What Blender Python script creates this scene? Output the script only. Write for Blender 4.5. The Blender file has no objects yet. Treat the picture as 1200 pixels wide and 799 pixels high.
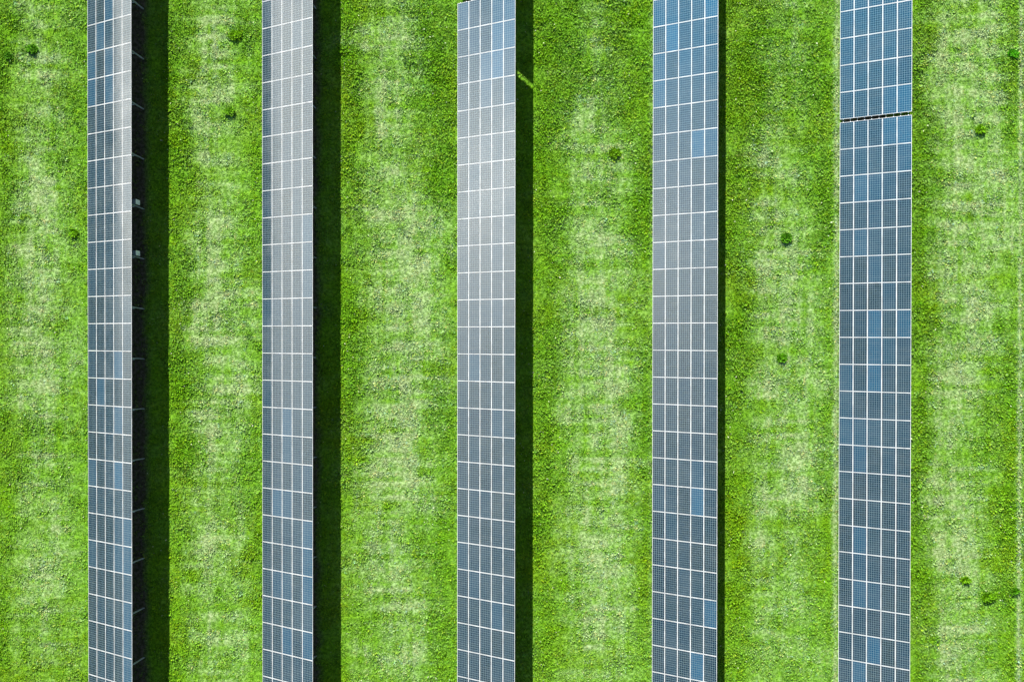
import bpy, math, random
import numpy as np
from mathutils import Matrix, Vector

random.seed(7)
RNG = np.random.default_rng(11)
C = bpy.context.scene.collection
SC = bpy.context.scene

# ------------------------------------------------------------------ camera
CAM_H = 70.634
FOC = 1110.0                        # focal length in pixels of a 1200 wide picture
R = np.array([[9.99946457e-01, 8.77475768e-04, 1.03108418e-02],
              [-8.17280621e-04, 9.99982608e-01, -5.84080795e-03],
              [-1.03157876e-02, 5.83206836e-03, 9.99929783e-01]])
cam_data = bpy.data.cameras.new('camera')
cam_data.sensor_width = 36.0
cam_data.lens = FOC / 1200.0 * 36.0
cam_data.clip_start = 1.0
cam_data.clip_end = 6000.0
cam = bpy.data.objects.new('camera', cam_data)
C.objects.link(cam)
M4 = Matrix([[R[j][i] for j in range(3)] for i in range(3)]).to_4x4()
M4.translation = Vector((0, 0, CAM_H))
cam.matrix_world = M4
SC.camera = cam


def project(P):
    v = (np.asarray(P, float) - np.array([0, 0, CAM_H])) @ R.T
    return 600 + FOC * v[..., 0] / -v[..., 2], 399.5 - FOC * v[..., 1] / -v[..., 2]


def ground_at(u, w, z=0.0):
    d = R.T @ np.array([(u - 600) / FOC, -(w - 399.5) / FOC, -1.0])
    t = (z - CAM_H) / d[2]
    return d[0] * t, d[1] * t


# ------------------------------------------------------------------ light
SUN = Vector((-0.395, 1.717, 1.0)).normalized()       # towards the sun
sun_el = math.asin(SUN.z)
sun_az = math.atan2(SUN.x, SUN.y)
SUN_STRENGTH = 5.0
SKY_STRENGTH = 0.05
EXPOSURE = 1.33

ld = bpy.data.lights.new('sun', 'SUN')
ld.energy = SUN_STRENGTH
ld.angle = math.radians(0.5)
ld.color = (1.0, 0.955, 0.88)
lo = bpy.data.objects.new('sun', ld)
C.objects.link(lo)
lo.rotation_euler = (-SUN).to_track_quat('-Z', 'Y').to_euler()
lo.location = (0, 0, 90)

world = bpy.data.worlds.new('World')
SC.world = world
world.use_nodes = True
wn = world.node_tree
wn.nodes.clear()


def nd(t, kind, **kw):
    n = t.nodes.new(kind)
    for k, v in kw.items():
        setattr(n, k, v)
    return n


def math_node(t, op, a, b=None, c=None, clamp=False):
    n = nd(t, 'ShaderNodeMath', operation=op, use_clamp=clamp)
    for i, v in enumerate((a, b, c)):
        if v is None:
            continue
        if isinstance(v, (int, float)):
            n.inputs[i].default_value = v
        else:
            t.links.new(v, n.inputs[i])
    return n.outputs[0]


def maprange(t, v, a, b, c=0.0, d=1.0, smooth=True):
    n = nd(t, 'ShaderNodeMapRange', interpolation_type='SMOOTHSTEP' if smooth else 'LINEAR')
    t.links.new(v, n.inputs[0])
    for i, x in enumerate((a, b, c, d)):
        n.inputs[i + 1].default_value = x
    return n.outputs[0]


def mixc(t, f, a, b, mode='MIX'):
    n = nd(t, 'ShaderNodeMix', data_type='RGBA', blend_type=mode)
    for s, v in ((n.inputs[0], f), (n.inputs[6], a), (n.inputs[7], b)):
        if isinstance(v, (int, float)):
            s.default_value = v
        elif isinstance(v, tuple):
            s.default_value = (*v, 1.0) if len(v) == 3 else v
        else:
            t.links.new(v, s)
    return n.outputs[2]


sky = nd(wn, 'ShaderNodeTexSky', sky_type='NISHITA')
sky.sun_disc = False
sky.sun_elevation = sun_el
sky.sun_rotation = sun_az
sky.air_density = 1.0
sky.dust_density = 1.0
sky.ozone_density = 1.2
tc = nd(wn, 'ShaderNodeTexCoord')
# cloud patches added on the left (south), shaped for the glare panels mirror
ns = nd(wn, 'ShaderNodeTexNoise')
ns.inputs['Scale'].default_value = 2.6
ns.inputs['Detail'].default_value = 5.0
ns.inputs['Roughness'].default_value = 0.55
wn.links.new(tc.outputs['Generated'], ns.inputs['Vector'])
GLARE_CLOUDS = [  # azimuth from +Y towards -X (deg), elevation (deg), half widths (deg), strength
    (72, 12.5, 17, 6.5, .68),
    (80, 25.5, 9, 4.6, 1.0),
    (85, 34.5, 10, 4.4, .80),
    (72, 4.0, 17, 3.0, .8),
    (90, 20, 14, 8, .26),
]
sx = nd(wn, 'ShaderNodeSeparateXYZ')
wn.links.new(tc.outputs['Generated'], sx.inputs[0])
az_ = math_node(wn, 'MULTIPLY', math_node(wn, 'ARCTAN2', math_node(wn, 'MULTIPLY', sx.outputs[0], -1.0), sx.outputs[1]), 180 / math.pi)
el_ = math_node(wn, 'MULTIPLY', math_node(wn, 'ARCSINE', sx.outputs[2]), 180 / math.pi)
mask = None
for az, el, ra, re_, amp in GLARE_CLOUDS:
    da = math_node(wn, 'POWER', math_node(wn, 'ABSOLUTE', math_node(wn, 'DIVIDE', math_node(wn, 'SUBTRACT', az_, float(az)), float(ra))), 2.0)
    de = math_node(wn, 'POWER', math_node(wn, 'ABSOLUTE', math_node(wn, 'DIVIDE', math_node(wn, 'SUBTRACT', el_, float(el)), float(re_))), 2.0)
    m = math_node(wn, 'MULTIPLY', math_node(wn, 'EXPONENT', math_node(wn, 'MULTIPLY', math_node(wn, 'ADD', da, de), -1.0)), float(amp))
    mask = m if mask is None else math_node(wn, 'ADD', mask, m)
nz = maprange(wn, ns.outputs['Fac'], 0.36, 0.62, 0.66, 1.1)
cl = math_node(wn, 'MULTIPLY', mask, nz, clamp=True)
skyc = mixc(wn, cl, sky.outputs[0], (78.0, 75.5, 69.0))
# blue glow added to the sky so upper panels mirror a stronger blue
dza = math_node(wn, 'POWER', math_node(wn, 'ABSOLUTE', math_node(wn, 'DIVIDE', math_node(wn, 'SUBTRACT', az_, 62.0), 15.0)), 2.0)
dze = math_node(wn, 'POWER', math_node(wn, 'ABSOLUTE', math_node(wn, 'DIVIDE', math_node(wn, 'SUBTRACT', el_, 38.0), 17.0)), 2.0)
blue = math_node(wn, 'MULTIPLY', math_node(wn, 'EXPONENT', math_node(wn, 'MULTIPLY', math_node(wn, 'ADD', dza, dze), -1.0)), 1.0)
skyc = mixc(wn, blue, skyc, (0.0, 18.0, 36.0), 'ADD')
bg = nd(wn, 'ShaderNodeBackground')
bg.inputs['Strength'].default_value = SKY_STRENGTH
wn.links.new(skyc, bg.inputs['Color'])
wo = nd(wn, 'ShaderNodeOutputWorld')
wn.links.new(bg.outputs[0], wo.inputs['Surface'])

vs = SC.view_settings
vs.view_transform = 'Standard'
vs.look = 'None'
vs.exposure = EXPOSURE
vs.gamma = 1.0
vs.use_curve_mapping = False
SC.render.engine = 'CYCLES'
SC.cycles.max_bounces = 6
SC.cycles.diffuse_bounces = 3
SC.cycles.glossy_bounces = 3


# ------------------------------------------------------------------ helpers
def tag(o, label=None, cat=None, group=None, kind=None):
    if label: o['label'] = label
    if cat: o['category'] = cat
    if group: o['group'] = group
    if kind: o['kind'] = kind
    return o


class MB:
    def __init__(s):
        s.v, s.f, s.m = [], [], []

    def add(s, verts, faces, mat=0):
        b = len(s.v)
        s.v += [tuple(v) for v in verts]
        s.f += [tuple(b + i for i in f) for f in faces]
        s.m += [mat] * len(faces)

    def box_axes(s, c, ax, ay, az, mat=0):
        """box with centre c and half-axis vectors"""
        c, ax, ay, az = map(np.array, (c, ax, ay, az))
        vs_ = [c + sx * ax + sy * ay + sz * az for sz in (-1, 1) for sy in (-1, 1) for sx in (-1, 1)]
        s.add(vs_, [(0, 2, 3, 1), (4, 5, 7, 6), (0, 1, 5, 4), (2, 6, 7, 3), (0, 4, 6, 2), (1, 3, 7, 5)], mat)

    def bar(s, p, q, w, h, side=(0, 1, 0)):
        p, q, side = np.array(p, float), np.array(q, float), np.array(side, float)
        d = q - p
        L = np.linalg.norm(d)
        d = d / L
        n = np.cross(d, side); n = n / np.linalg.norm(n)
        b = np.cross(n, d)
        s.box_axes((p + q) / 2, d * L / 2, b * w / 2, n * h / 2)

    def build(s, name, mats, parent=None):
        me = bpy.data.meshes.new(name)
        me.from_pydata(s.v, [], s.f)
        for m in (mats if isinstance(mats, (list, tuple)) else [mats]):
            me.materials.append(m)
        if len(me.materials) > 1:
            me.polygons.foreach_set('material_index', s.m)
        o = bpy.data.objects.new(name, me)
        C.objects.link(o)
        if parent is not None:
            o.parent = parent
        return o


def empty(name, loc):
    o = bpy.data.objects.new(name, None)
    o.empty_display_size = 0.3
    o.location = loc
    C.objects.link(o)
    return o


def new_mat(name):
    m = bpy.data.materials.new(name)
    m.use_nodes = True
    m.node_tree.nodes.clear()
    t = m.node_tree
    b = nd(t, 'ShaderNodeBsdfPrincipled')
    o = nd(t, 'ShaderNodeOutputMaterial')
    t.links.new(b.outputs[0], o.inputs['Surface'])
    return m, t, b


# ------------------------------------------------------------------ materials
def metal_mat(name, col, rough=0.45, metallic=0.3, var=0.12, scale=3.0):
    m, t, b = new_mat(name)
    n = nd(t, 'ShaderNodeTexNoise')
    n.inputs['Scale'].default_value = scale
    n.inputs['Detail'].default_value = 4
    g = nd(t, 'ShaderNodeNewGeometry')
    t.links.new(g.outputs['Position'], n.inputs['Vector'])
    f = maprange(t, n.outputs['Fac'], 0.3, 0.7)
    c = mixc(t, f, tuple(x * (1 - var) for x in col), tuple(min(1, x * (1 + var)) for x in col))
    t.links.new(c, b.inputs['Base Color'])
    b.inputs['Roughness'].default_value = rough
    b.inputs['Metallic'].default_value = metallic
    return m


M_FRAME = metal_mat('anodised_aluminium', (0.50, 0.50, 0.49), 0.5, 0.15, 0.16, 1.3)
M_STEEL = metal_mat('galvanised_steel', (0.42, 0.46, 0.47), 0.5, 0.3)
M_RAIL = metal_mat('rail_aluminium', (0.6, 0.6, 0.6), 0.45, 0.3)
M_BACK = metal_mat('backsheet', (0.42, 0.42, 0.40), 0.6, 0.0, 0.05)
M_BOX = metal_mat('box_paint', (0.85, 0.86, 0.86), 0.4, 0.0, 0.04)
M_BOXDARK = metal_mat('box_heat_sink', (0.16, 0.2, 0.25), 0.5, 0.2, 0.1)
M_CABLE = metal_mat('cable_rubber', (0.02, 0.02, 0.02), 0.6, 0.0, 0.1)


def glass_mat():
    m, t, b = new_mat('solar_cells_under_glass')
    uv = nd(t, 'ShaderNodeUVMap', uv_map='cells')
    sep = nd(t, 'ShaderNodeSeparateXYZ')
    t.links.new(uv.outputs[0], sep.inputs[0])
    u, v = sep.outputs[0], sep.outputs[1]

    def line(x, n, w):     # 1 on the pale gaps between the n cells
        f = math_node(t, 'FRACT', math_node(t, 'MULTIPLY', x, float(n)))
        d = math_node(t, 'ABSOLUTE', math_node(t, 'SUBTRACT', f, 0.5))
        return math_node(t, 'GREATER_THAN', d, 0.5 - w)
    lu, lv = line(u, 6, 0.042), line(v, 12, 0.042)
    grid = math_node(t, 'MAXIMUM', lu, lv)
    # busbars: three thin wires a cell, running along the long side
    bb = line(math_node(t, 'ADD', u, 0.5 / 18), 18, 0.045)
    tint = nd(t, 'ShaderNodeAttribute', attribute_name='tint')
    tv = nd(t, 'ShaderNodeSeparateColor')
    t.links.new(tint.outputs['Color'], tv.inputs[0])
    g = nd(t, 'ShaderNodeNewGeometry')
    # every cell crystal has a slightly different blue
    fl = nd(t, 'ShaderNodeCombineXYZ')
    t.links.new(math_node(t, 'FLOOR', math_node(t, 'MULTIPLY', u, 6.0)), fl.inputs[0])
    t.links.new(math_node(t, 'FLOOR', math_node(t, 'MULTIPLY', v, 12.0)), fl.inputs[1])
    t.links.new(math_node(t, 'MULTIPLY', tv.outputs[1], 97.0), fl.inputs[2])
    wn_ = nd(t, 'ShaderNodeTexWhiteNoise')
    t.links.new(fl.outputs[0], wn_.inputs['Vector'])
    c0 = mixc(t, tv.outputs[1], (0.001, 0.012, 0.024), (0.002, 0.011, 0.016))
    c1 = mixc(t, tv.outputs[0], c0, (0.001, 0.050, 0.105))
    c2 = mixc(t, math_node(t, 'MULTIPLY', wn_.outputs['Value'], 0.35), c1, (0.012, 0.03, 0.06))
    c3 = mixc(t, math_node(t, 'MULTIPLY', bb, 0.08), c2, (0.22, 0.30, 0.34))
    c4 = mixc(t, math_node(t, 'MULTIPLY', grid, 0.92), c3, (0.19, 0.265, 0.27))
    # thin film of dust in soft uneven patches
    dn = nd(t, 'ShaderNodeTexNoise')
    dn.inputs['Scale'].default_value = 0.55
    dn.inputs['Detail'].default_value = 3
    t.links.new(g.outputs['Position'], dn.inputs['Vector'])
    df = maprange(t, dn.outputs['Fac'], 0.35, 0.75, 0.002, 0.03)
    c5 = mixc(t, df, c4, (0.34, 0.36, 0.34))
    # dirt washed down to the low edge of each panel, and faint rain streaks
    lowd = maprange(t, u, 0.10, 0.0, 0.0, 0.16)
    st = nd(t, 'ShaderNodeTexNoise')
    st.inputs['Scale'].default_value = 1.0
    st.inputs['Detail'].default_value = 3
    mp = nd(t, 'ShaderNodeMapping')
    mp.inputs['Scale'].default_value = (0.7, 9.0, 0.7)
    t.links.new(g.outputs['Position'], mp.inputs['Vector'])
    t.links.new(mp.outputs[0], st.inputs['Vector'])
    stf = maprange(t, st.outputs['Fac'], 0.5, 0.8, 0.0, 0.06)
    c6 = mixc(t, math_node(t, 'ADD', lowd, stf), c5, (0.30, 0.29, 0.24))
    t.links.new(c6, b.inputs['Base Color'])
    bn = maprange(t, dn.outputs['Fac'], 0.3, 0.8, 0.09, 0.20)
    t.links.new(bn, b.inputs['Roughness'])
    b.inputs['IOR'].default_value = 1.5
    return m


M_GLASS = glass_mat()


# ------------------------------------------------------------------ noise maps for the lawn
def value_noise(x, y, cell, seed, octaves=3, sx=1.0, sy=1.0):
    out = np.zeros_like(x)
    amp, tot = 1.0, 0.0
    for o in range(octaves):
        rs = np.random.default_rng(seed * 31 + o)
        T = rs.random((257, 257))
        fx, fy = x / (cell * sx) + 71.3, y / (cell * sy) + 93.7
        ix, iy = np.floor(fx).astype(int), np.floor(fy).astype(int)
        tx, ty = fx - ix, fy - iy
        tx, ty = tx * tx * (3 - 2 * tx), ty * ty * (3 - 2 * ty)
        a = T[ix % 257, iy % 257]; b = T[(ix + 1) % 257, iy % 257]
        c = T[ix % 257, (iy + 1) % 257]; d = T[(ix + 1) % 257, (iy + 1) % 257]
        out += amp * ((a * (1 - tx) + b * tx) * (1 - ty) + (c * (1 - tx) + d * tx) * ty)
        tot += amp
        amp *= 0.55
        cell = cell / 2.1
    return out / tot


# pale worn patches of the lawn: picture position of their middle, half sizes, strength
PALE = [
    (42, 20, 16, 22, .55), (45, 75, 22, 40, .45), (48, 215, 16, 36, .8), (38, 300, 24, 70, .7), (35, 400, 26, 60, .8), (70, 285, 20, 14, .5),
    (45, 470, 20, 50, .5), (50, 700, 26, 50, .45), (40, 560, 14, 60, .3), (72, 640, 18, 60, .3), (85, 400, 12, 60, .3), (60, 150, 14, 40, .4),
    (245, 50, 18, 50, .65), (262, 60, 8, 60, .6), (238, 150, 16, 60, .6), (262, 200, 10, 80, .4), (245, 290, 20, 60, .75), (240, 370, 22, 60, .9),
    (290, 370, 16, 50, .55), (260, 430, 26, 60, .7), (245, 520, 20, 60, .6), (285, 490, 14, 40, .4), (240, 620, 22, 60, .6), (270, 640, 14, 60, .4), (240, 730, 18, 50, .55), (280, 750, 14, 40, .4), (236, 790, 14, 20, .5), (285, 60, 16, 60, .3),
    (435, 52, 34, 10, .7), (460, 90, 18, 70, .55), (438, 140, 12, 50, .55), (450, 240, 30, 50, .55), (468, 310, 26, 60, .85), (505, 275, 26, 30, .6), (440, 310, 16, 60, .5), (480, 380, 34, 60, .75),
    (470, 450, 36, 60, .8), (505, 430, 26, 40, .6), (462, 540, 34, 70, .75), (500, 590, 20, 30, .5), (450, 650, 30, 60, .6), (480, 730, 26, 60, .5), (415, 770, 12, 30, .6), (428, 620, 10, 80, .4),
    (700, 60, 14, 50, .25), (685, 150, 22, 26, .55), (715, 170, 22, 12, .45), (710, 205, 26, 36, .45), (705, 300, 36, 34, .9), (712, 345, 40, 40, .8), (690, 400, 30, 40, .7), (720, 430, 26, 40, .7), (712, 490, 26, 50, .85), (735, 540, 26, 10, .8), (725, 480, 20, 26, .7),
    (700, 560, 26, 50, .6), (700, 640, 28, 60, .65), (710, 730, 26, 60, .55), (645, 455, 14, 8, .5), (670, 480, 14, 60, .4), (740, 700, 10, 60, .4),
    (932, 30, 6, 40, .5), (945, 65, 16, 6, .4), (905, 200, 20, 40, .45), (900, 240, 16, 30, .55), (912, 310, 26, 34, .95), (935, 330, 34, 60, .6), (900, 370, 20, 60, .6), (955, 430, 20, 60, .65), (912, 470, 26, 30, .6), (960, 460, 14, 10, .6),
    (930, 540, 36, 60, .7), (895, 600, 14, 60, .55), (900, 735, 12, 14, .7), (905, 700, 20, 50, .4), (940, 680, 20, 60, .3), (955, 780, 20, 30, .3),
    (1112, 50, 30, 60, .6), (1150, 45, 30, 40, .6), (1120, 120, 34, 60, .6), (1160, 110, 26, 60, .6), (1165, 235, 22, 60, .85), (1120, 220, 26, 60, .55), (1165, 290, 22, 26, .8), (1110, 300, 26, 60, .65), (1150, 370, 34, 60, .65),
    (1115, 470, 26, 70, .7), (1105, 570, 20, 60, .6), (1118, 650, 24, 34, .85), (1140, 740, 16, 50, .45), (1112, 760, 22, 60, .6), (1148, 560, 10, 60, .35), (1199, 500, 4, 200, .8), (1130, 10, 20, 30, .4),
]
LUSH = [
    (8, 120, 10, 160, .8), (10, 560, 12, 120, .5), (85, 130, 14, 100, .5), (40, 500, 40, 10, .5), (6, 760, 10, 60, .6),
    (208, 120, 12, 130, .9), (210, 400, 12, 200, .8), (210, 640, 10, 100, .4), (282, 40, 14, 34, .8), (298, 150, 8, 90, .6), (290, 540, 16, 60, .5), (294, 640, 12, 60, .7), (205, 760, 8, 60, .5),
    (412, 120, 12, 160, .8), (414, 430, 14, 140, .8), (505, 90, 30, 90, .9), (515, 200, 20, 60, .8), (520, 300, 16, 20, .6), (518, 480, 14, 50, .6), (515, 640, 16, 100, .6), (520, 750, 16, 60, .5),
    (660, 50, 34, 90, .8), (735, 60, 34, 100, .9), (640, 200, 16, 160, .7), (640, 400, 14, 160, .6), (640, 600, 14, 160, .6), (750, 230, 16, 80, .9), (752, 470, 14, 50, .7), (755, 610, 14, 80, .6), (690, 180, 30, 6, .4),
    (880, 80, 30, 120, .8), (950, 100, 24, 90, .7), (865, 330, 14, 200, .8), (862, 600, 12, 200, .6), (968, 260, 12, 60, .8), (972, 560, 10, 120, .6), (930, 660, 20, 20, .4), (960, 640, 16, 60, .5), (925, 580, 16, 20, .3),
    (1080, 120, 12, 160, .7), (1082, 330, 14, 160, .8), (1080, 560, 12, 160, .7), (1085, 760, 12, 60, .5), (1180, 470, 16, 80, .7), (1185, 620, 18, 90, .9), (1160, 520, 16, 50, .5), (1188, 100, 14, 80, .5), (1165, 700, 20, 20, .6), (1180, 770, 16, 40, .5),
]
ROW_LEFT = [-43.3, -30.343, -17.602, -3.296, 11.076, 24.878, 38.95]


def lawn_maps(X, Y):
    """pale, lush, soil in 0..1 at ground points"""
    P = np.stack([X, Y, np.zeros_like(X)], -1)
    u, w = project(P)
    # roughen patch outlines
    du = (value_noise(X, Y, 2.2, 3, 4) - .5) * 46
    dw = (value_noise(X, Y, 2.2, 4, 4) - .5) * 46
    uu, ww = u + du, w + dw
    pale = np.zeros_like(X); lush = np.zeros_like(X)
    for cx, cy, rx, ry, a in PALE:
        pale = np.maximum(pale, a * np.exp(-(((uu - cx) / (rx * 1.3)) ** 2 + ((ww - cy) / (ry * 1.1)) ** 2) ** 1.3))
    for cx, cy, rx, ry, a in LUSH:
        lush = np.maximum(lush, a * np.exp(-(((uu - cx) / rx) ** 2 + ((ww - cy) / ry) ** 2) * .8))
    # mower bands: short stripes across and long ones along the aisles
    across = value_noise(X, Y, 0.36, 9, 1, sx=7.0, sy=1.0)
    along = value_noise(X, Y, 0.40, 10, 2, sx=1.0, sy=12.0)
    blot = value_noise(X, Y, 1.3, 12, 4)
    fine = value_noise(X, Y, 0.35, 13, 2)
    mid = np.zeros_like(X)
    for a, b in zip(ROW_LEFT[:-1], ROW_LEFT[1:]):
        c = (a + 5.4 + b) / 2 + .3
        mid = np.maximum(mid, np.exp(-((X + .8 * (blot - .5) - c) / ((b - a - 5.4) * .30)) ** 4))
    streak = value_noise(X, Y, 0.25, 14, 1, sx=1.0, sy=16.0)
    pale = (pale * .66 + .19 * mid) * (0.30 + 1.2 * across ** 1.4 + 0.9 * (along - .5) + .8 * (streak - .35)) + 0.32 * (blot - .5) + .10 * (along - .5) + .12 * (across - .5)
    pale = pale + 0.35 * (fine - .5) * (0.3 + pale)
    lush = lush + 0.5 * (blot - .45) * (1 - np.clip(pale, 0, 1))
    pale = np.clip((pale + .07) * (1 - 0.5 * np.clip(lush, 0, 1)), 0, .8)
    lush = np.clip(lush, 0, 1)
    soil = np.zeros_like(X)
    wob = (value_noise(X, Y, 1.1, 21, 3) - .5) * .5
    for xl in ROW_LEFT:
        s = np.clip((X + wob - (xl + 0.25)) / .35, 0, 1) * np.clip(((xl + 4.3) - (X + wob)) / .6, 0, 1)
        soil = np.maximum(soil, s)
    # dry drip line under the low edge of the right-hand row
    dl = np.exp(-((X + .35 * wob - (24.878 + .08)) / .24) ** 2) * np.clip(.25 + 1.2 * value_noise(X, Y, .9, 23, 3), 0, 1)
    pale = np.maximum(pale, dl * 1.0)
    for xl in ROW_LEFT[1:5] + [38.75]:
        dl = np.exp(-((X - (xl + .05)) / .2) ** 2) * (.9 if xl > 38 else .3)
        pale = np.maximum(pale, dl)
    return pale, lush, soil


def lawn_colour(X, Y, pale, lush, soil, rng, leaf=False):
    n = len(X)
    hue = value_noise(X, Y, 3.0, 31, 3)
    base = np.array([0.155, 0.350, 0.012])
    deep = np.array([0.112, 0.290, 0.003])
    yell = np.array([0.170, 0.325, 0.006])
    pl = np.array([0.305, 0.455, 0.168])
    beige = np.array([0.385, 0.450, 0.235])
    brown = np.array([0.105, 0.090, 0.070])
    c = base[None] * np.ones((n, 1))
    lm = np.clip(lush, 0, 1)[:, None]
    c = c * (1 - lm) + deep[None] * lm
    hm = np.clip((hue - .45) * 2.4, 0, .8)[:, None] * (1 - pale[:, None])
    c = c * (1 - hm) + yell[None] * hm
    if leaf:      # each tuft is either worn or green: ragged patches
        pm = (np.clip(pale * 1.25, 0, 1) * .45 + .75 * (rng.random(n) < pale * 1.15) * np.clip(pale * 2, 0, 1)).clip(0, 1)[:, None]
    else:
        pm = np.clip(pale * 1.1 + .9 * (rng.random(n) - .5) * np.clip(pale * 2, 0, 1), 0, 1)[:, None]
    c = c * (1 - pm) + pl[None] * pm
    bm = np.clip((pale + 0.6 * (value_noise(X, Y, .5, 33, 3) - .5) - .60) * 2.0, 0, .55)[:, None]
    c = c * (1 - bm) + beige[None] * bm
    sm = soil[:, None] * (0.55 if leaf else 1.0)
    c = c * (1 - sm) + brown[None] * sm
    return c


# ------------------------------------------------------------------ ground
def make_ground():
    x0, x1, y0, y1, st = -48.0, 48.0, -36.0, 38.0, 0.2
    nx, ny = int((x1 - x0) / st) + 1, int((y1 - y0) / st) + 1
    gx, gy = np.meshgrid(np.linspace(x0, x1, nx), np.linspace(y0, y1, ny))
    X, Y = gx.ravel(), gy.ravel()
    pale, lush, soil = lawn_maps(X, Y)
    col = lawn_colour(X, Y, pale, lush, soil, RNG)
    edge = np.minimum.reduce([X - x0, x1 - X, Y - y0, y1 - Y])
    Z = (value_noise(X, Y, 1.5, 41, 4) - .5) * .10 * np.clip(edge / 2, 0, 1)
    V = np.stack([X, Y, Z], 1)
    i = np.arange(nx * ny).reshape(ny, nx)
    F = np.stack([i[:-1, :-1].ravel(), i[:-1, 1:].ravel(), i[1:, 1:].ravel(), i[1:, :-1].ravel()], 1)
    # a ring of big faces joins the fine sheet to the horizon
    B = 3000.0
    ring = np.array([[-B, -B, 0], [B, -B, 0], [B, B, 0], [-B, B, 0]], float)
    n0 = len(V)
    cn = [i[0, 0], i[0, -1], i[-1, -1], i[-1, 0]]
    V = np.vstack([V, ring])
    col = np.vstack([col, np.tile([[0.11, 0.22, 0.03]], (4, 1))])
    faces = [tuple(f) for f in F]
    faces += [(n0, n0 + 1, cn[1], cn[0]), (n0 + 1, n0 + 2, cn[2], cn[1]), (n0 + 2, n0 + 3, cn[3], cn[2]), (n0 + 3, n0, cn[0], cn[3])]
    me = bpy.data.meshes.new('ground')
    me.from_pydata(V.tolist(), [], faces)
    at = me.color_attributes.new('turf', 'FLOAT_COLOR', 'POINT')
    at.data.foreach_set('color', np.hstack([col, np.ones((len(col), 1))]).ravel().astype(np.float32))
    m, t, b = new_mat('turf')
    a = nd(t, 'ShaderNodeAttribute', attribute_name='turf')
    g = nd(t, 'ShaderNodeNewGeometry')
    n1 = nd(t, 'ShaderNodeTexNoise')
    n1.inputs['Scale'].default_value = 4.5
    n1.inputs['Detail'].default_value = 6
    n1.inputs['Roughness'].default_value = .75
    t.links.new(g.outputs['Position'], n1.inputs['Vector'])
    f = maprange(t, n1.outputs['Fac'], 0.42, 0.60)
    dark = mixc(t, 1.0, a.outputs['Color'], (0.34, 0.42, 0.24), 'MULTIPLY')
    c = mixc(t, f, dark, a.outputs['Color'])
    t.links.new(c, b.inputs['Base Color'])
    b.inputs['Roughness'].default_value = .9
    b.inputs['Specular IOR Level'].default_value = .1
    bp = nd(t, 'ShaderNodeBump')
    bp.inputs['Strength'].default_value = .9
    bp.inputs['Distance'].default_value = .06
    t.links.new(n1.outputs['Fac'], bp.inputs['Height'])
    t.links.new(bp.outputs[0], b.inputs['Normal'])
    me.materials.append(m)
    o = bpy.data.objects.new('ground', me)
    C.objects.link(o)
    tag(o, kind='structure')
    return o


make_ground()


# ------------------------------------------------------------------ leaves (grass stuff and weeds)
def leaf_material():
    m, t, b = new_mat('leaves')
    a = nd(t, 'ShaderNodeAttribute', attribute_name='leaf')
    t.links.new(a.outputs['Color'], b.inputs['Base Color'])
    b.inputs['Roughness'].default_value = .55
    b.inputs['Specular IOR Level'].default_value = .06
    tr = nd(t, 'ShaderNodeBsdfTranslucent')
    t.links.new(a.outputs['Color'], tr.inputs['Color'])
    mx = nd(t, 'ShaderNodeMixShader')
    mx.inputs[0].default_value = .25
    out = [n for n in t.nodes if n.type == 'OUTPUT_MATERIAL'][0]
    t.links.new(b.outputs[0], mx.inputs[1])
    t.links.new(tr.outputs[0], mx.inputs[2])
    t.links.new(mx.outputs[0], out.inputs['Surface'])
    return m


M_LEAF = leaf_material()


def leaves_mesh(name, P, D, U, L, W, col, parent=None):
    """P base points, D direction, U side direction, each leaf one bent blade of two quads"""
    n = len(P)
    mid = P + D * (L * .55)[:, None]
    droop = np.zeros_like(D); droop[:, 2] = -1
    tip = P + D * L[:, None] + droop * (L * .18)[:, None]
    hw = (W / 2)[:, None]
    V = np.stack([P, mid - U * hw, tip, mid + U * hw], 1).reshape(-1, 3)
    F = np.arange(n * 4).reshape(n, 4)
    me = bpy.data.meshes.new(name)
    me.vertices.add(n * 4)
    me.vertices.foreach_set('co', V.ravel().astype(np.float32))
    me.loops.add(n * 4)
    me.loops.foreach_set('vertex_index', F.ravel().astype(np.int32))
    me.polygons.add(n)
    me.polygons.foreach_set('loop_start', (np.arange(n) * 4).astype(np.int32))
    me.update(calc_edges=True)
    at = me.color_attributes.new('leaf', 'FLOAT_COLOR', 'POINT')
    cc = np.hstack([col, np.ones((n, 1))]).repeat(4, 0)
    at.data.foreach_set('color', cc.ravel().astype(np.float32))
    me.materials.append(M_LEAF)
    o = bpy.data.objects.new(name, me)
    C.objects.link(o)
    if parent is not None:
        o.parent = parent
    return o


def random_leaves(base, nper, rng, lmin, lmax, wfrac, el0, el1, spread, scale=None):
    n = len(base)
    P = base.repeat(nper, 0).astype(float)
    N = len(P)
    az = rng.random(N) * 2 * math.pi
    el = np.radians(el0 + (el1 - el0) * rng.random(N))
    D = np.stack([np.cos(az) * np.cos(el), np.sin(az) * np.cos(el), np.sin(el)], 1)
    U = np.stack([-np.sin(az), np.cos(az), (rng.random(N) - .5) * .9], 1)
    U /= np.linalg.norm(U, axis=1)[:, None]
    L = lmin + (lmax - lmin) * rng.random(N)
    s = np.ones(N) if scale is None else scale.repeat(nper)
    L = L * s
    P[:, 0] += np.cos(az) * spread * rng.random(N) * s
    P[:, 1] += np.sin(az) * spread * rng.random(N) * s
    return P, D, U, L, L * wfrac * (.7 + .6 * rng.random(N))


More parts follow.
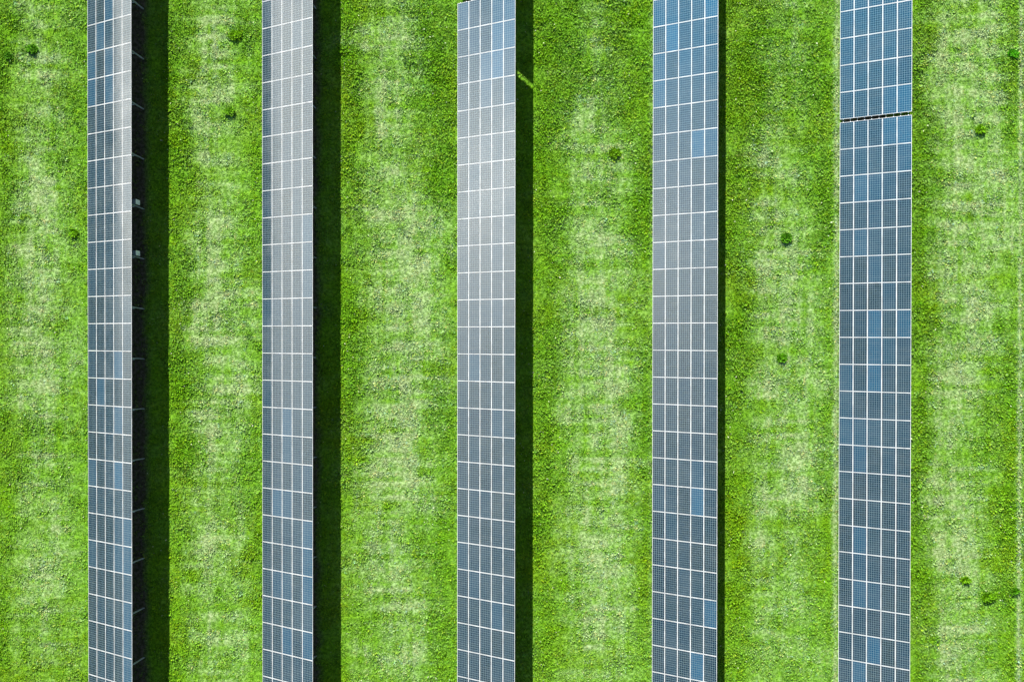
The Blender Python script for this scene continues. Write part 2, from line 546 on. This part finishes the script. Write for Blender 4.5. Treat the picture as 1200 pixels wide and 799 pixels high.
def make_grass():
    rng = np.random.default_rng(5)
    n = 430000
    X = rng.uniform(-42, 42, n)
    Y = rng.uniform(-29, 32, n)
    pale, lush, soil = lawn_maps(X, Y)
    clump = value_noise(X, Y, 0.75, 51, 3)
    keep = rng.random(n) < np.clip(.66 + .35 * lush - .02 * pale + 1.1 * (clump - .5), .25, 1) * (1 - .85 * soil)
    X, Y, pale, lush, soil, clump = [a[keep] for a in (X, Y, pale, lush, soil, clump)]
    size = (.60 + .55 * lush - .22 * pale + 1.3 * (clump - .45)) * (.65 + .7 * rng.random(len(X)))
    size = np.clip(.25 + size * .55, .38, 1.15)
    base = np.stack([X, Y, np.zeros_like(X) + .0], 1)
    # sit on the uneven ground
    base[:, 2] = (value_noise(X, Y, 1.5, 41, 4) - .5) * .10 - .01
    nper = 5
    P, D, U, L, W = random_leaves(base, nper, rng, .11, .24, .40, 8, 62, .10, size)
    P[:, 2] += rng.random(len(P)) * .06 * size.repeat(nper)
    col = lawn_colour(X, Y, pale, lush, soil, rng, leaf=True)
    col = col * (.75 + .5 * rng.random((len(col), 1)))
    hole = rng.random(len(col)) < .08
    col[hole] *= np.array([.45, .55, .5])
    # a few clumps run to yellow or blue green
    k = rng.random(len(col))[:, None]
    col = np.where(k < .12, col * np.array([[1.45, 1.1, .9]]), np.where(k > .95, col * np.array([[.8, .95, 1.5]]), col))
    col = col.repeat(nper, 0) * (.85 + .3 * rng.random((len(P), 1)))
    # pale dry tips and tiny flowers here and there
    fl = rng.random(len(P)) < .005
    col[fl] = np.array([.55, .6, .38])
    o = leaves_mesh('grass', P, D, U, L, W, col)
    tag(o, 'short green turf with pale worn patches between the solar rows', 'grass', kind='stuff')
    print('grass leaves', len(P))


make_grass()

# ------------------------------------------------------------------ solar tables
TH = 0.557481871
CT, ST = math.cos(TH), math.sin(TH)
LOW = 0.95                      # height of the low edge
WP, LP = 0.99, 1.975            # pitch of the panels up the slope and along the row
PW, PL = 0.984, 1.962           # panel size
FR = 0.025                      # width of the frame lip
EX = np.array([CT, 0, ST]); EY = np.array([0, 1.0, 0]); EN = np.array([-ST, 0, CT])

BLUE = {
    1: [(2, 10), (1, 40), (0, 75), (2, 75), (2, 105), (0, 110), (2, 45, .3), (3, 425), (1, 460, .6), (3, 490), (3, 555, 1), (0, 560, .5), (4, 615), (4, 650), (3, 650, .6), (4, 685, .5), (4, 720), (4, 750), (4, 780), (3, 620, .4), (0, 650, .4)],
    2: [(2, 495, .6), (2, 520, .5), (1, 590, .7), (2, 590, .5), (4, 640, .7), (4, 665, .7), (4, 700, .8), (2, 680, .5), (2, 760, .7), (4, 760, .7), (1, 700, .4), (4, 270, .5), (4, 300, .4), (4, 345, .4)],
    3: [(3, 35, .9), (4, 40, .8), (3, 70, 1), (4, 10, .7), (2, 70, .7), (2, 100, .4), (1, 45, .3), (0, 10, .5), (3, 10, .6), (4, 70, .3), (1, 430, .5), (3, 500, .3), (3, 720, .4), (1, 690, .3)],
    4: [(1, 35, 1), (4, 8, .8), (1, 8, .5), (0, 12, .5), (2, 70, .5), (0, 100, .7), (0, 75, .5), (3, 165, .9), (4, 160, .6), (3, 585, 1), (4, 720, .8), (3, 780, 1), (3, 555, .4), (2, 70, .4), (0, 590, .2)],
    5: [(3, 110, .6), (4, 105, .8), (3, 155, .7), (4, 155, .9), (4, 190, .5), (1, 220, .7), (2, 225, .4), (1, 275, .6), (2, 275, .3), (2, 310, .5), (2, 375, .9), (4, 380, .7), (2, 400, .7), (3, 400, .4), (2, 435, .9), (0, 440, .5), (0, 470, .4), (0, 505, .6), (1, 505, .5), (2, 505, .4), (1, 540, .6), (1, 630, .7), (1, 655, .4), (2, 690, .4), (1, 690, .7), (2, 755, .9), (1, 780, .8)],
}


def panel_mesh(mb_glass, mb_frame, origin, i, k, uvs, jit):
    """append one panel (column i up the slope, module k going down the picture) to the mesh builders.
    origin: low edge top end; jit: small tilt of the panel"""
    a0 = i * WP + (WP - PW) / 2
    b0 = -(k + 1) * LP + (LP - PL) / 2
    cx, cy = a0 + PW / 2, b0 + PL / 2

    def pt(a, b, n):
        n = n + (a - cx) * jit[0] + (b - cy) * jit[1]
        return origin + EX * a + EY * b + EN * n
    a1, b1 = a0 + PW, b0 + PL
    f = FR
    o4 = [(a0, b0), (a1, b0), (a1, b1), (a0, b1)]
    i4 = [(a0 + f, b0 + f), (a1 - f, b0 + f), (a1 - f, b1 - f), (a0 + f, b1 - f)]
    ot = [pt(a, b, 0) for a, b in o4]; it = [pt(a, b, 0) for a, b in i4]
    ob = [pt(a, b, -.04) for a, b in o4]; ib = [pt(a, b, -.04) for a, b in i4]
    fs = []
    for q in range(4):
        r = (q + 1) % 4
        fs += [(q, r, 4 + r, 4 + q), (8 + q, 8 + r, r, q)[::1], (4 + q, 4 + r, 12 + r, 12 + q), (12 + q, 12 + r, 8 + r, 8 + q)]
    mb_frame.add(ot + it + ob + ib, fs)
    # laminate with a slight sag: 2 x 3 patches, inner border tucked just inside the lip
    g0 = -.004
    e = f - .001
    na, nb = 3, 4
    vt, vuv = [], []
    for jb in range(nb + 1):
        for ja in range(na + 1):
            ta, tb = ja / na, jb / nb
            a = a0 + e + (PW - 2 * e) * ta
            b = b0 + e + (PL - 2 * e) * tb
            sag = -.0022 * (4 * ta * (1 - ta)) * (4 * tb * (1 - tb))
            vt.append(pt(a, b, g0 + sag)); vuv.append((ta, tb))
    W1 = na + 1
    fc = [(jb * W1 + ja, jb * W1 + ja + 1, (jb + 1) * W1 + ja + 1, (jb + 1) * W1 + ja) for jb in range(nb) for ja in range(na)]
    mb_glass.add(vt, fc, 0)
    uvs.append(('g', vuv, fc))
    bk = [pt(a, b, -.012) for a, b in ((a0 + e, b0 + e), (a1 - e, b0 + e), (a1 - e, b1 - e), (a0 + e, b1 - e))]
    mb_glass.add(bk, [(3, 2, 1, 0)], 1)
    uvs.append(('b', None, [(3, 2, 1, 0)]))


def finish_glass(o, uvs, tints):
    me = o.data
    uv = me.uv_layers.new(name='cells')
    li = 0
    for kind, vuv, fc in uvs:
        for f in fc:
            for v in f:
                uv.data[li].uv = vuv[v] if vuv else (0, 0)
                li += 1
    at = me.color_attributes.new('tint', 'FLOAT_COLOR', 'POINT')
    n = len(me.vertices)
    per = n // len(tints)
    arr = np.ones((n, 4), np.float32)
    for q, tv in enumerate(tints):
        arr[q * per:(q + 1) * per, 0] = tv[0]
        arr[q * per:(q + 1) * per, 1] = tv[1]
    at.data.foreach_set('color', arr.ravel())
    for p in me.polygons:
        p.use_smooth = p.material_index == 0


def make_table(row, xl, ytop, nmod, label, post_y=None, seen=True):
    """one rack: five panels up the slope, nmod along the row, from ytop downwards"""
    rng = np.random.default_rng(row * 100 + nmod)
    ymid = ytop - nmod * LP / 2
    base = np.array([xl + 2.5 * WP * CT, ymid, 0.0])
    root = empty('solar_table', tuple(base))
    tag(root, label, 'solar array', 'parallel rows of tilted solar panels on the grass')
    org = np.array([xl, ytop, LOW]) - base
    # measure each panel in the picture
    info = []
    for k in range(nmod):
        for i in range(5):
            aa, bb = np.meshgrid(np.linspace(.04, .96, 7), np.linspace(.04, .96, 7))
            P = (org + base)[None, None] + EX * ((i + aa) * WP)[..., None] - EY * ((k + bb) * LP)[..., None]
            u, w = project(P)
            inside = ((u > 0) & (u < 1200) & (w > 0) & (w < 799)).mean()
            du = abs(u[3, 6] - u[3, 0]); dw = abs(w[6, 3] - w[0, 3])
            info.append((inside * du * dw, i, k, float(w[3, 3])))
    order = sorted(range(len(info)), key=lambda q: -info[q][0])
    single = set(q for q in order[:100] if info[q][0] > 0) if seen else set()
    rest_g, rest_f, rest_uv, rest_t = MB(), MB(), [], []
    for q, (ar, i, k, wy) in enumerate(info):
        t0 = float(np.clip(rng.normal(.07, .08), 0, .3))
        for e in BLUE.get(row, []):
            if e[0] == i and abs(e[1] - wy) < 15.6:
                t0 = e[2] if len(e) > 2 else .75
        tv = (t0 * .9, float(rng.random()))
        jit = rng.normal(0, .0016, 2)
        if q in single:
            g, f, uvs = MB(), MB(), []
            panel_mesh(g, f, org, i, k, uvs, jit)
            # own origin at the panel's middle
            mid = org + EX * (i + .5) * WP - EY * (k + .5) * LP
            g.v = [tuple(np.array(v) - mid) for v in g.v]
            f.v = [tuple(np.array(v) - mid) for v in f.v]
            o = g.build('solar_panel', [M_GLASS, M_BACK], root)
            o.location = tuple(mid)
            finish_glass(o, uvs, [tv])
            if t0 >= .85:
                o['label'] = 'brighter blue solar panel'
            f.build('panel_frame', M_FRAME, o)
        else:
            panel_mesh(rest_g, rest_f, org, i, k, rest_uv, jit)
            rest_t.append(tv)
    if rest_t:
        o = rest_g.build('solar_panel', [M_GLASS, M_BACK], root)
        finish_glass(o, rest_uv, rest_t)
        fo = rest_f.build('panel_frame', M_FRAME, o)
        if len(rest_t) > 1:
            o['kind'] = 'stuff'
            fo['kind'] = 'stuff'
    # ten rails under the panels, two for each line of panels
    for i in range(5):
        for fr in (.24, .76):
            p = org + EX * (i + fr) * WP + EN * (-.065)
            r = MB()
            r.bar(p + EY * .06, p - EY * (nmod * LP + .06), .045, .048, side=EX)
            r.build('rail', M_RAIL, root)
    # rafters, posts and braces
    ys = post_y if post_y is not None else list(np.arange(ytop - 1.2, ytop - nmod * LP + .4, -3.70))
    for y in ys:
        yy = y - base[1]
        a = org.copy(); a[1] = yy
        rf = MB()
        rf.bar(a + EX * .22 + EN * -.13, a + EX * 4.73 + EN * -.13, .06, .08)
        rf.build('rafter', M_STEEL, root)
        for off, wd in ((3.72, .05), (1.1, .05)):
            px = xl + off - base[0]
            top = (LOW + off * math.tan(TH) - .17 / CT) / (1 + .10 * math.tan(TH))
            ln = np.array([-.10, .05, 1.0])              # the posts lean a little
            po = MB()                                    # C section post
            for ox, oy, hx, hy in ((0, 0, wd, .005), (-.046, .031, .005, .025), (.046, .031, .005, .025)):
                po.box_axes(np.array([px + ox, yy + oy, 0]) + ln * top / 2, (hx, 0, 0), (0, hy, 0), ln * top / 2)
            po.build('post', M_STEEL, root)
        rear = np.array([xl + 3.72 - base[0], yy - .04, 0])
        for z0, off in ((1.35, 2.45), (1.75, 3.2)):
            br = MB()
            q = np.array([xl + off - base[0], yy - .04 - .06 * (z0 < 1.5), LOW + off * math.tan(TH) - .19])
            br.bar(rear + np.array([-.10, .05, 1.0]) * z0 + np.array([-.03, 0, 0]), q, .055, .045)
            br.build('brace', M_STEEL, root)
    return root


def posts_between(ya, yb, y0):
    ks = np.arange(-30, 31)
    ys = y0 + ks * 3.70
    return [float(y) for y in ys if yb + .5 < y < ya - .5]


y_first = {0: 22.6, 1: 22.5578, 2: 22.3959, 3: 22.3440, 4: 22.6295, 5: 23.7822, 6: 22.5}
post0 = ground_at(170, 11.4)[1]

LABELS = {
    0: 'solar table beyond the left border, next to the leftmost visible row',
    1: 'leftmost long row of solar panels, looks narrowest, with two white boxes behind it',
    2: 'second solar row from the left, pale panels with a dark leftmost column',
    3: 'middle solar row with whitish upper panels and bright blue ones at its top end',
    4: 'solar row right of the middle, with one vivid blue panel in its lower part',
    6: 'solar table beyond the right border of the picture',
}
for row in (1, 2, 4):
    yt = y_first[row] + 6 * LP
    make_table(row, ROW_LEFT[row], yt, 33, LABELS[row], posts_between(yt, yt - 33 * LP, post0 + {1: 0, 2: .1, 4: .3}[row]))
make_table(3, ROW_LEFT[3], y_first[3] + LP, 27, LABELS[3])
make_table(3, ROW_LEFT[3], y_first[3] + LP + .42 + 6 * LP, 6,
           'solar table starting at the top border above the middle row, past a narrow gap')
ye = 23.7822 - 4 * LP + .04
make_table(5, ROW_LEFT[5], ye + 10 * LP, 10, 'upper right solar table, ends above the narrow dark gap in the rightmost row')
make_table(5, ROW_LEFT[5], ye - .24, 23, 'long rightmost solar table of wide blue panels below the narrow dark gap')
# the neighbouring row on the left stands just outside the picture; the first row mirrors it
make_table(0, ROW_LEFT[0], y_first[0] + 8 * LP, 37, LABELS[0], seen=False)

# ------------------------------------------------------------------ inverter boxes on two posts
for px_y, lab in ((245.6, 'white electrical box behind the leftmost solar row, upper one of the two'),
                  (304.0, 'white electrical box behind the leftmost solar row, lower one of the two')):
    yy = post0 + round((ground_at(170, px_y)[1] - post0) / 3.70) * 3.70
    px = ROW_LEFT[1] + 3.72 + .06
    root = empty('inverter_box', (px, yy + .33, 1.15))
    tag(root, lab, 'electrical box', 'white electrical boxes behind the leftmost row')
    b = MB()
    b.box_axes((-.02, 0, .37), (.10, 0, 0), (0, .165, 0), (0, 0, .37))
    b.build('housing', M_BOXDARK, root)
    b = MB()
    b.box_axes((.092, 0, .37), (.010, 0, 0), (0, .175, 0), (0, 0, .38))
    b.build('door', M_BOX, root)
    b = MB()
    b.box_axes((-.17, 0, .37), (.047, 0, 0), (0, .15, 0), (0, 0, .33))
    for q in range(-3, 4):
        b.box_axes((-.232, q * .045, .37), (.014, 0, 0), (0, .006, 0), (0, 0, .31))
    b.build('heat_sink', M_BOXDARK, root)
    b = MB()
    for q in (-.07, 0, .07):
        b.bar((-.02, q, .0), (-.02, q * .6, -.5), .02, .02)
    b.build('cable', M_CABLE, root)
    b = MB()
    b.bar((-.05, -.30, .55), (-.05, .165, .55), .03, .03, side=(0, 0, 1))
    b.bar((-.05, -.30, .15), (-.05, .165, .15), .03, .03, side=(0, 0, 1))
    b.build('bracket', M_STEEL, root)

# ------------------------------------------------------------------ weeds standing out of the turf
WEEDS = [  # picture x, y, radius (m), label, colour
    (38, 58, .62, 'round dark green weed clump near the top left corner', (.07, .26, .02)),
    (11, 66, .50, 'dark weed clump at the left border near the top left corner', (.05, .20, .02)),
    (87, 274, .55, 'bright green weed clump close beside the leftmost solar row', (.09, .27, .01)),
    (270, 132, .60, 'bushy weed in the upper lawn strip between first and second solar rows', (.09, .27, .02)),
    (276, 42, .75, 'broad leafy weed patch at the top of the strip between first and second rows', (.10, .28, .01)),
    (720, 180, .75, 'large leafy clump in the strip between third and fourth solar rows', (.10, .27, .01)),
    (921, 279, .68, 'rounded bush on pale worn turf between fourth and fifth solar rows', (.07, .26, .02)),
    (916, 419, .55, 'dark small bush below the larger one between fourth and fifth rows', (.06, .22, .01)),
    (1148, 152, .60, 'bright weed clump on pale turf right of the rightmost solar row', (.10, .29, .01)),
    (1187, 64, .55, 'vivid green weed near the top right corner', (.05, .30, .01)),
    (1131, 680, .50, 'small weed beside worn bands in the lower right lawn', (.10, .28, .01)),
    (1158, 700, .80, 'widest weed clump in the lower right lawn', (.09, .27, .01)),
    (1188, 692, .50, 'dark weed at the right border in the lower right lawn', (.05, .20, .01)),
]
rngw = np.random.default_rng(77)
for wx, wy, rad, lab, colr in WEEDS:
    gx, gy = ground_at(wx, wy)
    o_name = 'weed_clump'
    nb = int(26 * (rad / .5) ** 2)
    rad = rad * .68
    rr = rad * np.sqrt(rngw.random(nb)) * .66
    aa = rngw.random(nb) * 2 * math.pi
    base = np.stack([rr * np.cos(aa) * 1.1, rr * np.sin(aa) * .85, .02 + rad * .32 * rngw.random(nb) * (1 - (rr / rad) ** 2)], 1)
    P, D, U, L, W = random_leaves(base, 9, rngw, .12, .26, .45, -5, 60, .08)
    col = (np.array(colr) * np.array([1.25, 1.05, .4]))[None] * (.6 + .8 * rngw.random((len(P), 1)))
    o = leaves_mesh(o_name, P, D, U, L, W, col)
    o.location = (gx, gy, 0)
    tag(o, lab, 'weed', 'weeds standing out of the lawn')
